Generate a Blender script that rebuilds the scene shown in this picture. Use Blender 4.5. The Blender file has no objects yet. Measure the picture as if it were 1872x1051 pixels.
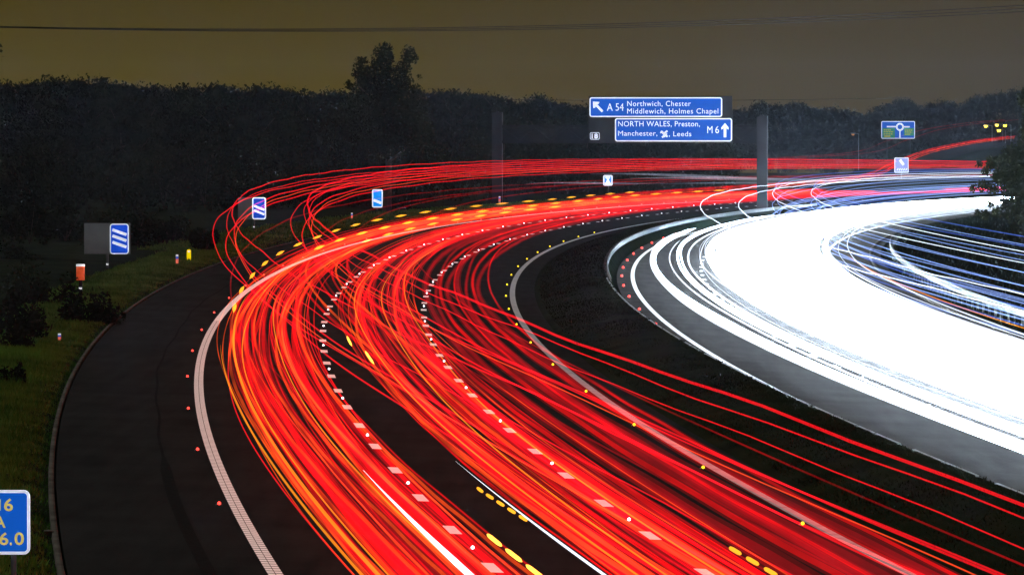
import bpy, math, random
import numpy as np
from mathutils import Matrix, Vector, noise as mnoise

rnd = random.Random(7)
nrg = np.random.default_rng(11)
scene = bpy.context.scene
HAZE = 0.000035
COL = scene.collection

# ------------------------------------------------------------------ frame
# Road surface lies on a plane banked 4 % to the right (superelevated bend).
# Metres; camera stands on an overbridge 7.5 m above the road.
F_PX, ROLL, H = 11000.0, -0.04, 7.5036505
W_PX, H_PX = 1872.0, 1051.0
TH = math.atan((223.846 - 525.5) / F_PX)
CR, SR = math.cos(ROLL), math.sin(ROLL)

def ray(px, py):
    """world direction of the line of sight through a photo position (forward component = Y)"""
    x, y = px - W_PX / 2, py - H_PX / 2
    a, b = CR * x - SR * y, SR * x + CR * y
    fwd = F_PX * math.cos(TH) + b * math.sin(TH)
    dn = b * math.cos(TH) - F_PX * math.sin(TH)
    return Vector((CR * a + SR * dn, fwd, -(-SR * a + CR * dn)))

def at(px, py, dist):
    d = ray(px, py)
    return CAM + d * (dist / d.y)

def P2W(u, v, w=0.0):
    d = H - w
    return Vector((CR * u + SR * d + 0.3, v, H - (-SR * u + CR * d)))

CAM = P2W(0, 0, H)

# road axis: curvature knots every 1000/13 m
KAP = [5.36154e-4, 5.55729e-4, 5.21297e-4, 4.81189e-4, 5.07231e-4, 4.29703e-4, 3.63385e-4,
       3.3884e-4, 2.70571e-4, 1.69612e-4, 6.43174e-5, -4.10118e-5, -1.46356e-4, -2.51702e-4]
DS = 2.5
sg = np.arange(0, 1000 + DS, DS)
kk = np.interp(sg, np.linspace(0, 1000, 14), KAP)
th = -0.102624991 + np.concatenate([[0], np.cumsum((kk[1:] + kk[:-1]) / 2 * DS)])
tm = (th[1:] + th[:-1]) / 2
cu = 2.36914 + np.concatenate([[0], np.cumsum(np.sin(tm) * DS)])
cv = 75 + np.concatenate([[0], np.cumsum(np.cos(tm) * DS)])

def axis(s):
    """plane position and heading of the road axis at chainage s (arrays ok)"""
    s = np.asarray(s, float)
    sc = np.clip(s, 0, 1000)
    u = np.interp(sc, sg, cu); v = np.interp(sc, sg, cv); t = np.interp(sc, sg, th)
    e = s - sc
    return u + np.sin(t) * e, v + np.cos(t) * e, t

def RP(s, off, w=0.0):
    """array of world points at chainage s, offset off to the right of the axis, height w over the road"""
    u, v, t = axis(s)
    off = np.asarray(off, float) * np.ones_like(u)
    w = np.asarray(w, float) * np.ones_like(u)
    uu = u + np.cos(t) * off; vv = v - np.sin(t) * off
    d = H - w
    return np.stack([CR * uu + SR * d + 0.3, vv, H - (-SR * uu + CR * d)], -1)

def rp(s, off, w=0.0):
    return Vector(RP(np.array([float(s)]), off, w)[0])

def heading(s):
    return float(axis(np.array([float(s)]))[2][0])

# ------------------------------------------------------------------ materials
def new_mat(name):
    m = bpy.data.materials.new(name); m.use_nodes = True
    nt = m.node_tree; nt.nodes.clear()
    return m, nt.nodes, nt.links

def pbr(name, col, rough=0.8, var=0.0, scale=2.0, metallic=0.0, emit=None, estr=0.0, col2=None, bump=0.0, bscale=40.0, spec=0.3):
    m, N, L = new_mat(name)
    o = N.new('ShaderNodeOutputMaterial'); b = N.new('ShaderNodeBsdfPrincipled')
    L.new(b.outputs[0], o.inputs[0])
    b.inputs['Roughness'].default_value = rough; b.inputs['Metallic'].default_value = metallic
    b.inputs['Specular IOR Level'].default_value = spec
    tc = N.new('ShaderNodeNewGeometry')
    if var > 0 or col2:
        n = N.new('ShaderNodeTexNoise'); n.inputs['Scale'].default_value = scale; n.inputs['Detail'].default_value = 5
        L.new(tc.outputs['Position'], n.inputs['Vector'])
        r = N.new('ShaderNodeValToRGB')
        c2 = col2 or tuple(min(1, c * (1 + var)) for c in col)
        c1 = col if col2 else tuple(c * (1 - var) for c in col)
        r.color_ramp.elements[0].color = (*c1, 1); r.color_ramp.elements[1].color = (*c2, 1)
        r.color_ramp.elements[0].position = 0.3; r.color_ramp.elements[1].position = 0.7
        L.new(n.outputs['Fac'], r.inputs[0]); L.new(r.outputs[0], b.inputs['Base Color'])
    else:
        b.inputs['Base Color'].default_value = (*col, 1)
    if bump:
        n2 = N.new('ShaderNodeTexNoise'); n2.inputs['Scale'].default_value = bscale
        L.new(tc.outputs['Position'], n2.inputs['Vector'])
        bp = N.new('ShaderNodeBump'); bp.inputs['Strength'].default_value = bump; bp.inputs['Distance'].default_value = 0.02
        L.new(n2.outputs['Fac'], bp.inputs['Height']); L.new(bp.outputs[0], b.inputs['Normal'])
    if emit:
        b.inputs['Emission Color'].default_value = (*emit, 1); b.inputs['Emission Strength'].default_value = estr
    return m

def glow(name, col, st, sampling='AUTO', var=0.0):
    """light recorded along a lamp's path: adds its light, hides nothing behind it"""
    m, N, L = new_mat(name)
    o = N.new('ShaderNodeOutputMaterial'); e = N.new('ShaderNodeEmission'); t = N.new('ShaderNodeBsdfTransparent'); a = N.new('ShaderNodeAddShader')
    e.inputs[0].default_value = (*col, 1); e.inputs[1].default_value = st
    if var:
        g = N.new('ShaderNodeNewGeometry'); mp = N.new('ShaderNodeMapping'); mp.inputs['Scale'].default_value = (0.9, 0.035, 0.9)
        n = N.new('ShaderNodeTexNoise'); n.inputs['Scale'].default_value = 1.0; n.inputs['Detail'].default_value = 4
        r = N.new('ShaderNodeMapRange'); r.inputs['From Min'].default_value = 0.3; r.inputs['From Max'].default_value = 0.7
        r.inputs['To Min'].default_value = st * (1 - var); r.inputs['To Max'].default_value = st * (1 + var)
        L.new(g.outputs['Position'], mp.inputs[0]); L.new(mp.outputs[0], n.inputs['Vector']); L.new(n.outputs['Fac'], r.inputs[0]); L.new(r.outputs[0], e.inputs[1])
    L.new(e.outputs[0], a.inputs[0]); L.new(t.outputs[0], a.inputs[1]); L.new(a.outputs[0], o.inputs[0])
    m.cycles.emission_sampling = sampling
    return m

def asphalt(name, base):
    m, N, L = new_mat(name)
    o = N.new('ShaderNodeOutputMaterial'); b = N.new('ShaderNodeBsdfPrincipled'); L.new(b.outputs[0], o.inputs[0])
    b.inputs['Roughness'].default_value = 0.9; b.inputs['Specular IOR Level'].default_value = 0.0
    g = N.new('ShaderNodeNewGeometry')
    n1 = N.new('ShaderNodeTexNoise'); n1.inputs['Scale'].default_value = 9; n1.inputs['Detail'].default_value = 8; n1.inputs['Roughness'].default_value = 0.75
    n2 = N.new('ShaderNodeTexNoise'); n2.inputs['Scale'].default_value = 0.35; n2.inputs['Detail'].default_value = 3
    mp = N.new('ShaderNodeMapping'); mp.inputs['Scale'].default_value = (1.6, 0.12, 1)
    n3 = N.new('ShaderNodeTexNoise'); n3.inputs['Scale'].default_value = 1.5; n3.inputs['Detail'].default_value = 4
    L.new(g.outputs['Position'], n1.inputs['Vector']); L.new(g.outputs['Position'], n2.inputs['Vector'])
    L.new(g.outputs['Position'], mp.inputs['Vector']); L.new(mp.outputs[0], n3.inputs['Vector'])
    a1 = N.new('ShaderNodeMath'); a1.operation = 'ADD'; L.new(n1.outputs['Fac'], a1.inputs[0]); L.new(n2.outputs['Fac'], a1.inputs[1])
    a2 = N.new('ShaderNodeMath'); a2.operation = 'ADD'; L.new(a1.outputs[0], a2.inputs[0]); L.new(n3.outputs['Fac'], a2.inputs[1])
    r = N.new('ShaderNodeMapRange'); r.inputs['From Min'].default_value = 1.0; r.inputs['From Max'].default_value = 2.0
    r.inputs['To Min'].default_value = base * 0.6; r.inputs['To Max'].default_value = base * 1.45
    L.new(a2.outputs[0], r.inputs[0])
    cc = N.new('ShaderNodeCombineColor')
    L.new(r.outputs[0], cc.inputs[0]); L.new(r.outputs[0], cc.inputs[1]); L.new(r.outputs[0], cc.inputs[2])
    L.new(cc.outputs[0], b.inputs['Base Color'])
    bp = N.new('ShaderNodeBump'); bp.inputs['Strength'].default_value = 0.5; bp.inputs['Distance'].default_value = 0.01
    n4 = N.new('ShaderNodeTexNoise'); n4.inputs['Scale'].default_value = 60; L.new(g.outputs['Position'], n4.inputs['Vector'])
    L.new(n4.outputs['Fac'], bp.inputs['Height']); L.new(bp.outputs[0], b.inputs['Normal'])
    return m

M = {}
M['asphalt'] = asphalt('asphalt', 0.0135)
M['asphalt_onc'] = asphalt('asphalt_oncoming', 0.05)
M['paint'] = pbr('road_paint', (0.84, 0.86, 0.86), 0.7, 0.06, 6, spec=0.0)
M['paint_worn'] = pbr('road_paint_worn', (0.33, 0.35, 0.37), 0.8, 0.25, 3, spec=0.0)
M['tar'] = pbr('tar', (0.008, 0.008, 0.008), 0.9, 0.3, 3, spec=0.0)
M['rubber'] = pbr('tyre_rubber', (0.009, 0.009, 0.009), 0.95, 0.3, 8, spec=0.0)
M['concrete'] = pbr('concrete', (0.055, 0.052, 0.046), 0.95, 0.45, 1.2, bump=0.4, spec=0.0)
M['soil'] = pbr('soil_grass', (0.004, 0.006, 0.003), 1.0, col2=(0.010, 0.014, 0.006), scale=0.35, spec=0.0)
M['grass_bank'] = pbr('grass_bank', (0.008, 0.012, 0.008), 1.0, col2=(0.016, 0.022, 0.014), scale=0.7, spec=0.0)
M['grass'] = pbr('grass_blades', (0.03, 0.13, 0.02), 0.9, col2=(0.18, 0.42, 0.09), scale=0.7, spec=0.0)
M['grass_dry'] = pbr('grass_median', (0.014, 0.017, 0.010), 1.0, col2=(0.032, 0.036, 0.024), scale=0.7, spec=0.0)
M['leaf'] = pbr('leaves', (0.010, 0.012, 0.007), 1.0, col2=(0.022, 0.025, 0.012), scale=0.5, spec=0.0)
M['leaf_near'] = pbr('leaves_near', (0.014, 0.018, 0.010), 0.9, col2=(0.035, 0.04, 0.018), scale=2.5, spec=0.0)
M['bark'] = pbr('bark', (0.05, 0.04, 0.03), 0.95, 0.4, 4, spec=0.0)
M['steel'] = pbr('galvanised_steel', (0.10, 0.103, 0.106), 0.7, 0.3, 3, spec=0.2)
M['grey_paint'] = pbr('grey_paint', (0.16, 0.165, 0.17), 0.6, 0.2, 0.8)
M['gantry_grey'] = pbr('gantry_paint', (0.016, 0.016, 0.017), 0.8, 0.3, 0.6, spec=0.1)
M['gantry_column'] = pbr('gantry_column_paint', (0.033, 0.033, 0.036), 0.7, 0.3, 0.6, spec=0.1)
M['back_panel'] = pbr('back_panel', (0.07, 0.075, 0.075), 0.6, 0.2, 1.5, emit=(0.5, 0.55, 0.55), estr=0.03)  # slight emission put into the board, which is no lamp
M['dark_panel'] = pbr('dark_panel', (0.02, 0.02, 0.021), 0.7, 0.2, 1)
M['cable'] = pbr('cable', (0.012, 0.011, 0.008), 0.7)
M['sign_blue'] = pbr('sign_blue', (0.0, 0.03, 0.2), 0.5, 0.08, 1.5, emit=(0.0, 0.09, 0.50), estr=0.8)  # sign faces emit, standing in for headlight light they reflect back
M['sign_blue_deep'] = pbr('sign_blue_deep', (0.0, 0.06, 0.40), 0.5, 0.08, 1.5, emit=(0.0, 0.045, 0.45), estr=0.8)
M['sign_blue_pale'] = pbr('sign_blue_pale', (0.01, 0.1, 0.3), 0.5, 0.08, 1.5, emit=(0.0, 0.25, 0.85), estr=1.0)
M['sign_blue_glare'] = pbr('sign_blue_glare', (0.2, 0.25, 0.5), 0.5, 0.08, 1.5, emit=(0.22, 0.26, 0.55), estr=0.8)  # glare over the sign painted in as a paler, glowing blue
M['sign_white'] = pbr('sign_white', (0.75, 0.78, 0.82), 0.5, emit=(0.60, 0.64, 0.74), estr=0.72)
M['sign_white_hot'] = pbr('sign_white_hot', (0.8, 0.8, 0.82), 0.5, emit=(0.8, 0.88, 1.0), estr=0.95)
M['sign_green'] = pbr('sign_green', (0.02, 0.2, 0.1), 0.5, emit=(0.03, 0.17, 0.10), estr=0.6)
M['sign_yellow'] = pbr('sign_yellow', (0.5, 0.38, 0.04), 0.5, emit=(0.55, 0.42, 0.12), estr=0.75)
M['sign_yellow_dim'] = pbr('sign_yellow_dim', (0.5, 0.38, 0.04), 0.5, emit=(0.3, 0.3, 0.05), estr=0.5)
M['sign_black'] = pbr('sign_black', (0.01, 0.01, 0.011), 0.6)
M['refl_orange'] = pbr('reflector_orange', (0.5, 0.1, 0.03), 0.5, 0.3, 9, emit=(0.55, 0.06, 0.015), estr=0.6)  # reflectors glow by emission to imitate returned headlight light
M['refl_white'] = pbr('reflector_white', (0.8, 0.8, 0.8), 0.4, emit=(0.75, 0.8, 0.85), estr=0.8)
M['refl_red'] = pbr('reflector_red', (0.6, 0.1, 0.06), 0.4, emit=(0.75, 0.16, 0.1), estr=0.9)
M['refl_blue'] = pbr('reflector_blue', (0.05, 0.1, 0.5), 0.4, emit=(0.06, 0.12, 0.6), estr=0.7)
M['refl_yellow'] = pbr('reflector_yellow', (0.8, 0.6, 0.0), 0.4, emit=(0.9, 0.7, 0.0), estr=0.9)
M['post_plastic'] = pbr('post_plastic', (0.35, 0.35, 0.34), 0.6, 0.2, 5)
M['stud_case'] = pbr('stud_case', (0.12, 0.12, 0.12), 0.5, 0.2, 20)
M['stud_red'] = pbr('stud_red', (0.6, 0.03, 0.03), 0.3, emit=(1.0, 0.05, 0.035), estr=3.5)  # stud lenses emit in place of retro-reflected headlights
M['stud_white'] = pbr('stud_white', (0.8, 0.8, 0.8), 0.3, emit=(0.85, 0.88, 1.0), estr=4)
M['stud_amber'] = pbr('stud_amber', (0.7, 0.5, 0.0), 0.3, emit=(1.0, 0.72, 0.02), estr=2.2)
M['lamp_sodium'] = pbr('lamp_sodium', (0.8, 0.6, 0.1), 0.4, emit=(1.0, 0.62, 0.03), estr=12)

G = {}
G['red'] = glow('tail_red', (1.0, 0.001, 0.003), 0.22, var=0.6)
G['red_dim'] = glow('tail_red_dim', (0.9, 0.0, 0.012), 0.09, var=0.7)
G['red_hot'] = glow('tail_red_hot', (1.0, 0.085, 0.006), 0.27, var=0.7)
G['red_faint'] = glow('tail_red_faint', (1.0, 0.004, 0.01), 0.04)
G['marker'] = glow('marker_red', (1.0, 0.006, 0.015), 0.36)
G['marker_hot'] = glow('marker_orange', (1.0, 0.07, 0.015), 0.42)
G['amber'] = glow('indicator_amber', (1.0, 0.42, 0.02), 0.75)
G['amber_hot'] = glow('indicator_amber_hot', (1.0, 0.55, 0.06), 1.4)
G['amber_thin'] = glow('side_amber', (1.0, 0.3, 0.01), 0.4)
G['white'] = glow('head_white', (0.70, 0.84, 1.0), 2.4)
G['white_soft'] = glow('head_white_soft', (0.8, 0.86, 1.0), 0.5)
G['white_line'] = glow('white_line', (0.85, 0.9, 1.0), 0.7)
G['blue'] = glow('marker_blue_white', (0.30, 0.45, 1.0), 0.35)
G['blue_dim'] = glow('marker_blue_dim', (0.10, 0.2, 0.9), 0.2)
G['ghost'] = glow('lit_side', (0.75, 0.85, 1.0), 0.07)

# ------------------------------------------------------------------ object helpers
def tag(o, label=None, cat=None, group=None, kind=None):
    if label: o['label'] = label
    if cat: o['category'] = cat
    if group: o['group'] = group
    if kind: o['kind'] = kind
    return o

def mesh_obj(name, verts, faces, mats, parent=None, fmat=None, smooth=False):
    me = bpy.data.meshes.new(name)
    verts = np.asarray(verts, dtype=np.float32).reshape(-1, 3)
    if isinstance(faces, np.ndarray):
        n, k = faces.shape
        me.vertices.add(len(verts)); me.vertices.foreach_set('co', verts.ravel())
        me.loops.add(n * k); me.loops.foreach_set('vertex_index', faces.astype(np.int32).ravel())
        me.polygons.add(n); me.polygons.foreach_set('loop_start', np.arange(0, n * k, k, dtype=np.int32))
        me.update(calc_edges=True)
    else:
        me.from_pydata([tuple(map(float, v)) for v in verts], [], faces); me.update()
    if not isinstance(mats, (list, tuple)): mats = [mats]
    for m in mats: me.materials.append(m)
    if fmat is not None: me.polygons.foreach_set('material_index', np.asarray(fmat, dtype=np.int32))
    if smooth: me.polygons.foreach_set('use_smooth', np.ones(len(me.polygons), dtype=bool))
    o = bpy.data.objects.new(name, me); COL.objects.link(o)
    if parent: o.parent = parent
    return o

def empty(name, loc, rz=0.0):
    o = bpy.data.objects.new(name, None); COL.objects.link(o)
    o.location = loc; o.rotation_euler = (0, 0, rz); o.empty_display_size = 0.2
    return o

class MB:
    def __init__(self): self.v = []; self.f = []; self.m = []
    def add(self, vs, fs, mi=0):
        b = len(self.v); self.v += [tuple(x) for x in vs]
        for f in fs: self.f.append(tuple(b + i for i in f)); self.m.append(mi)
    def box(self, x0, x1, y0, y1, z0, z1, mi=0):
        self.add([(x0, y0, z0), (x1, y0, z0), (x1, y1, z0), (x0, y1, z0), (x0, y0, z1), (x1, y0, z1), (x1, y1, z1), (x0, y1, z1)],
                 [(0, 3, 2, 1), (4, 5, 6, 7), (0, 1, 5, 4), (1, 2, 6, 5), (2, 3, 7, 6), (3, 0, 4, 7)], mi)
    def prism(self, pts, y0, y1, mi=0):
        """outline in x,z (counter-clockwise seen from -Y) extruded along y"""
        n = len(pts)
        self.add([(x, y0, z) for x, z in pts] + [(x, y1, z) for x, z in pts],
                 [tuple(range(n)), tuple(reversed(range(n, 2 * n)))] + [((i + 1) % n, i, i + n, (i + 1) % n + n) for i in range(n)], mi)
    def cyl(self, p0, p1, r0, r1=None, n=10, mi=0):
        r1 = r0 if r1 is None else r1
        p0, p1 = Vector(p0), Vector(p1); d = (p1 - p0).normalized()
        a = d.orthogonal().normalized(); b = d.cross(a)
        vs = []
        for p, r in ((p0, r0), (p1, r1)):
            for i in range(n):
                t = 2 * math.pi * i / n; vs.append(p + a * (r * math.cos(t)) + b * (r * math.sin(t)))
        self.add(vs, [(i, (i + 1) % n, n + (i + 1) % n, n + i) for i in range(n)] + [tuple(reversed(range(n))), tuple(range(n, 2 * n))], mi)
    def build(self, name, mats, parent=None, smooth=False):
        return mesh_obj(name, self.v, self.f, mats, parent, self.m, smooth)

def rrect(x0, x1, z0, z1, r, n=5):
    out = []
    for cx, cz, a0 in ((x1 - r, z0 + r, -90), (x1 - r, z1 - r, 0), (x0 + r, z1 - r, 90), (x0 + r, z0 + r, 180)):
        for i in range(n + 1):
            a = math.radians(a0 + 90 * i / n); out.append((cx + r * math.cos(a), cz + r * math.sin(a)))
    return out

def strip(name, s, edges, mat, kind='structure', w=None):
    """sheet along the road between offsets; edges = list of offsets (arrays ok), w = heights"""
    s = np.asarray(s, float); k = len(edges)
    w = w or [0.0] * k
    pts = np.stack([RP(s, e, h) for e, h in zip(edges, w)], 1).reshape(-1, 3)
    n = len(s); f = []
    for i in range(n - 1):
        for j in range(k - 1):
            a = i * k + j; f.append((a, a + 1, a + k + 1, a + k))
    o = mesh_obj(name, pts, np.array(f), mat)
    if kind: o['kind'] = kind
    return o

def tube_np(path, rad, sides=6):
    p = np.asarray(path, float); n = len(p)
    t = np.gradient(p, axis=0); t /= np.linalg.norm(t, axis=1)[:, None] + 1e-9
    up = np.array([0, 0, 1.0]); a = np.cross(t, up); a /= np.linalg.norm(a, axis=1)[:, None] + 1e-9
    b = np.cross(a, t)
    r = np.ones(n) * rad
    ang = np.arange(sides) * 2 * np.pi / sides
    v = p[:, None, :] + r[:, None, None] * (np.cos(ang)[None, :, None] * a[:, None, :] + np.sin(ang)[None, :, None] * b[:, None, :])
    i = np.arange(n - 1)[:, None] * sides; j = np.arange(sides)[None, :]; j2 = (j + 1) % sides
    f = np.stack([i + j, i + j2, i + sides + j2, i + sides + j], -1).reshape(-1, 4)
    return v.reshape(-1, 3), f

# ------------------------------------------------------------------ text
def text_mesh(txt, size, bold=0.0, spacing=1.0):
    """flat outline of a word: verts in (x, z), faces, width"""
    cu_ = bpy.data.curves.new('lettering', 'FONT'); cu_.body = txt; cu_.size = size
    cu_.offset = bold; cu_.space_character = spacing; cu_.resolution_u = 3
    ob = bpy.data.objects.new('lettering', cu_); COL.objects.link(ob)
    bpy.context.view_layer.update()
    dg = bpy.context.evaluated_depsgraph_get()
    me = ob.evaluated_get(dg).to_mesh()
    vs = [(v.co.x, v.co.y) for v in me.vertices]; fs = [tuple(p.vertices) for p in me.polygons]
    ob.evaluated_get(dg).to_mesh_clear()
    bpy.data.objects.remove(ob); bpy.data.curves.remove(cu_)
    return vs, fs

def put_text(mb, txt, x0, x1, z0, z1, y, mi=0, bold=0.0, spacing=1.0, cap=None):
    """fits the word into x0..x1 with its capital height spanning z0..z1"""
    vs, fs = text_mesh(txt, 1.0, bold, spacing)
    hv, _ = text_mesh(cap or 'H', 1.0, bold)
    hh = max(v[1] for v in hv) - max(0, min(v[1] for v in hv)); 
    xa, xb = min(v[0] for v in vs), max(v[0] for v in vs)
    sz = (z1 - z0) / hh; sx = (x1 - x0) / (xb - xa)
    mb.add([(x0 + (v[0] - xa) * sx, y, z0 + v[1] * sz) for v in vs], fs, mi)

def poly(mb, pts, y, mi=0):
    mb.add([(x, y, z) for x, z in pts], [tuple(range(len(pts)))], mi)

def bar(mb, x0, z0, x1, z1, w, y, mi=0):
    d = Vector((x1 - x0, z1 - z0)); n = Vector((-d.y, d.x)).normalized() * (w / 2)
    poly(mb, [(x0 + n.x, z0 + n.y), (x0 - n.x, z0 - n.y), (x1 - n.x, z1 - n.y), (x1 + n.x, z1 + n.y)], y, mi)

# ------------------------------------------------------------------ ground
def profile(off):
    """height of the land over the road plane by offset"""
    xs = [-4000, -300, -60, -30, -16, -11, -7.6, -7.35, 8.3, 8.6, 9.6, 10.6, 11.2, 11.7, 12.1, 27.4, 28.5, 33, 45, 300, 4000]
    hs = [-9, -4, -0.2, -0.1, 0.0, 0.05, 0.04, -0.08, -0.08, 0.06, 0.34, 0.60, 0.66, 0.64, -0.08, -0.08, 0.1, 0.8, 2.2, -1, -6]
    return np.interp(off, xs, hs)

def land(s, off):
    """world points on the land: bank near the road, levelling out away from it"""
    s = np.asarray(s, float); off = np.asarray(off, float)
    u, v, t = axis(s)
    oc = np.clip(off, -16, 30)
    uu = u + np.cos(t) * off; vv = v - np.sin(t) * off
    base = 0.04 * -(u + np.cos(t) * oc)
    base = np.where((off < -16) | (off > 30), base, base)
    return np.stack([CR * uu + SR * H + 0.3, vv, base + profile(off)], -1)

S_ALL = np.concatenate([np.arange(-60, 1000, 7.5), np.arange(1000, 2000, 50), np.arange(2000, 6001, 500)])
OFFS = np.array([-4000, -1500, -600, -300, -150, -90, -60, -45, -30, -22, -16, -13, -11, -9, -7.6, -7.35, 0, 8.3, 8.6, 9.1, 9.6, 10.2, 10.6, 11.2, 11.65, 12.1, 20, 27.4, 28.5, 30, 33, 38, 45, 70, 120, 300, 900, 4000])
SS, OO = np.meshgrid(S_ALL, OFFS, indexing='ij')
gp = land(SS, OO)
for i in range(gp.shape[0]):
    for j in range(gp.shape[1]):
        o = OFFS[j]
        if (o < -9 or 9.1 <= o <= 11.2 or o > 29) and abs(o) < 200:
            p = Vector(gp[i, j]); a = 0.1 if 9 < o < 12 else (0.12 if -20 < o < 0 else 0.3)
            gp[i, j, 2] += a * mnoise.noise(p * 0.13) * (0.6 if 9 < o < 12 else 1)
ns, no = SS.shape
gf = np.array([(i * no + j, i * no + j + 1, (i + 1) * no + j + 1, (i + 1) * no + j) for i in range(ns - 1) for j in range(no - 1)])
tag(mesh_obj('ground', gp.reshape(-1, 3), gf, M['soil'], smooth=True), kind='structure')

SR_ = np.arange(-60, 1001, 5.0)
strip('road', SR_, [-7.2, 8.35], M['asphalt'])
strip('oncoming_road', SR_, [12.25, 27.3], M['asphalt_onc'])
strip('kerb', np.arange(-60, 700, 5.0), [-7.36, -7.35, -7.25, -7.24], M['concrete'], w=[-0.06, 0.03, 0.03, -0.06])
strip('verge_kerb', np.arange(-60, 700, 5.0), [26.55, 26.56, 26.85, 26.86], M['concrete'], w=[-0.06, 0.06, 0.06, -0.06])

es_v, es_f = [], []
sx = -20.0
while sx < 196:
    ln = rnd.choice([3.0, 4.0, 4.5]); a = RP(np.array([sx, sx, sx + ln, sx + ln]), np.array([11.56, 11.64, 11.64, 11.56]), 0.67); b_ = RP(np.array([sx, sx, sx + ln, sx + ln]), np.array([11.62, 11.78, 11.78, 11.62]), 0.45)
    k = len(es_v); es_v += [tuple(q) for q in a] + [tuple(q) for q in b_]
    es_f += [(k, k + 1, k + 2, k + 3), (k + 4, k + 5, k + 1, k), (k + 6, k + 7, k + 3, k + 2)]
    sx += ln + rnd.choice([0.4, 0.8, 2.5])
tag(mesh_obj('median_kerb', es_v, es_f, M['paint_worn']), kind='structure')
# painted lines -----------------------------------------------------
def rib_line(off, width, s0, s1, mat, name):
    mb_v, mb_f = [], []
    def quad(sa, sb, oa, ob, h):
        p = RP(np.array([sa, sa, sb, sb]), np.array([oa, ob, ob, oa]), h); b = len(mb_v)
        mb_v.extend(map(tuple, p)); mb_f.append((b, b + 1, b + 2, b + 3))
    g = 0.006
    s = s0
    while s < s1:
        st = 0.5 if s < 140 else 5.0
        for a, b in ((off - width / 2, off - g), (off + g, off + width / 2)) if s < 140 else ((off - width / 2, off + width / 2),):
            quad(s, s + st * (0.8 if s < 140 else 1.0), a, b, 0.008)
        if s < 140: quad(s + 0.4, s + 0.5, off - width / 2, off + width / 2, 0.0045) if False else None
        s += st
    o = mesh_obj(name, mb_v, mb_f, mat); o['kind'] = 'structure'
rib_line(-3.8, 0.25, -50, 900, M['paint'], 'edge_line')
strip('median_edge_line', SR_, [7.25, 7.48], M['paint_worn'], w=[0.006, 0.006])
strip('oncoming_edge_line', SR_, [12.95, 13.15], M['paint'], w=[0.006, 0.006])
strip('oncoming_shoulder_line', SR_, [23.85, 24.05], M['paint_worn'], w=[0.006, 0.006])
def dashes(off, s0, width, name, n=110):
    v, f = [], []
    for k in range(-8, n):
        s = s0 + 9 * k
        if s > 960: break
        p = RP(np.array([s - 1.05, s - 1.05, s + 1.05, s + 1.05]), np.array([off - width / 2, off + width / 2, off + width / 2, off - width / 2]), 0.006)
        b = len(v); v.extend(map(tuple, p)); f.append((b, b + 1, b + 2, b + 3))
    tag(mesh_obj(name, v, f, M['paint']), kind='structure')
dashes(0.0, 26.3, 0.22, 'lane_line')
dashes(3.68, 26.6, 0.22, 'lane_line')
dashes(16.65, 30, 0.18, 'lane_line')
dashes(20.3, 30, 0.18, 'lane_line')
# tar joint and skid mark on the hard shoulder
js = np.arange(52, 420, 3.0)
joint = np.array([-4.93 + 0.05 * math.sin(x * 0.11) + 0.03 * math.sin(x * 0.37) for x in js])
strip('tar_joint', js, [joint - 0.03, joint + 0.03], M['tar'], w=[0.005, 0.005])
ks = np.arange(-55, 57, 1.5)
kc = np.array([-4.89 + 0.05 * math.sin(x * 0.09 + 1) for x in ks]); kw = np.clip((57 - ks) / 6, 0.15, 1) * 0.12
strip('tar_band', ks, [kc - kw, kc + kw], M['rubber'], w=[0.006, 0.006])

# kerb gully cover
gm = MB(); gm.box(-0.14, 0.03, -0.2, 0.2, -0.05, 0.045); gm.box(-0.12, 0.0, -0.16, 0.16, 0.045, 0.052)
g0 = gm.build('gully_cover', M['concrete']); g0.location = rp(31, -7.35, 0.0); g0.rotation_euler.z = -heading(31)
tag(g0, 'small concrete drain cover set in the verge kerb beside the blue location sign', 'drain')

# ------------------------------------------------------------------ grass
def blades(n, s0, s1, o0, o1, hmin, hmax, wid, power=1.0):
    s = s0 + (s1 - s0) * nrg.random(n) ** power
    o = o0 + (o1 - o0) * nrg.random(n)
    clump = np.array([mnoise.noise((a * 0.35, b * 0.6, 0.0)) for a, b in zip(s, o)])
    base = land(s, o); base[:, 2] -= 0.03
    h = (hmin + (hmax - hmin) * nrg.random(n)) * (1 + 0.7 * clump)
    # shorter near the kerb
    d = np.minimum(np.abs(o + 7.4), 1.2) / 1.2 if o0 < 0 else np.ones(n)
    h = h * (0.35 + 0.65 * d)
    a = nrg.random(n) * 2 * np.pi; w = wid * (0.6 + 0.8 * nrg.random(n))
    dx = np.stack([np.cos(a) * w / 2, np.sin(a) * w / 2, np.zeros(n)], 1)
    lean = np.stack([nrg.normal(0, 0.35, n) * h, nrg.normal(0, 0.35, n) * h, h], 1)
    v = np.stack([base - dx, base + dx, base + lean], 1).reshape(-1, 3)
    return v
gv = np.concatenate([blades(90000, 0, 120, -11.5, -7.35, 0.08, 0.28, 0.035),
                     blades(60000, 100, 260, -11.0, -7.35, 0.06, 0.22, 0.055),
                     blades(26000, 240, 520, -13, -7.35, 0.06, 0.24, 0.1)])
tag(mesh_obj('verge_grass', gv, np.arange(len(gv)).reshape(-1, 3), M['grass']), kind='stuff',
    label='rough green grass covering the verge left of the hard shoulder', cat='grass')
gv = np.concatenate([blades(60000, 0, 200, 8.6, 11.7, 0.02, 0.10, 0.035), blades(30000, 180, 520, 8.6, 11.7, 0.03, 0.13, 0.07)])
tag(mesh_obj('median_grass', gv, np.arange(len(gv)).reshape(-1, 3), M['grass_dry']), kind='stuff',
    label='short dark grass on the central reservation mound', cat='grass')
gv = blades(22000, 60, 520, 27.6, 36, 0.12, 0.45, 0.1)
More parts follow.
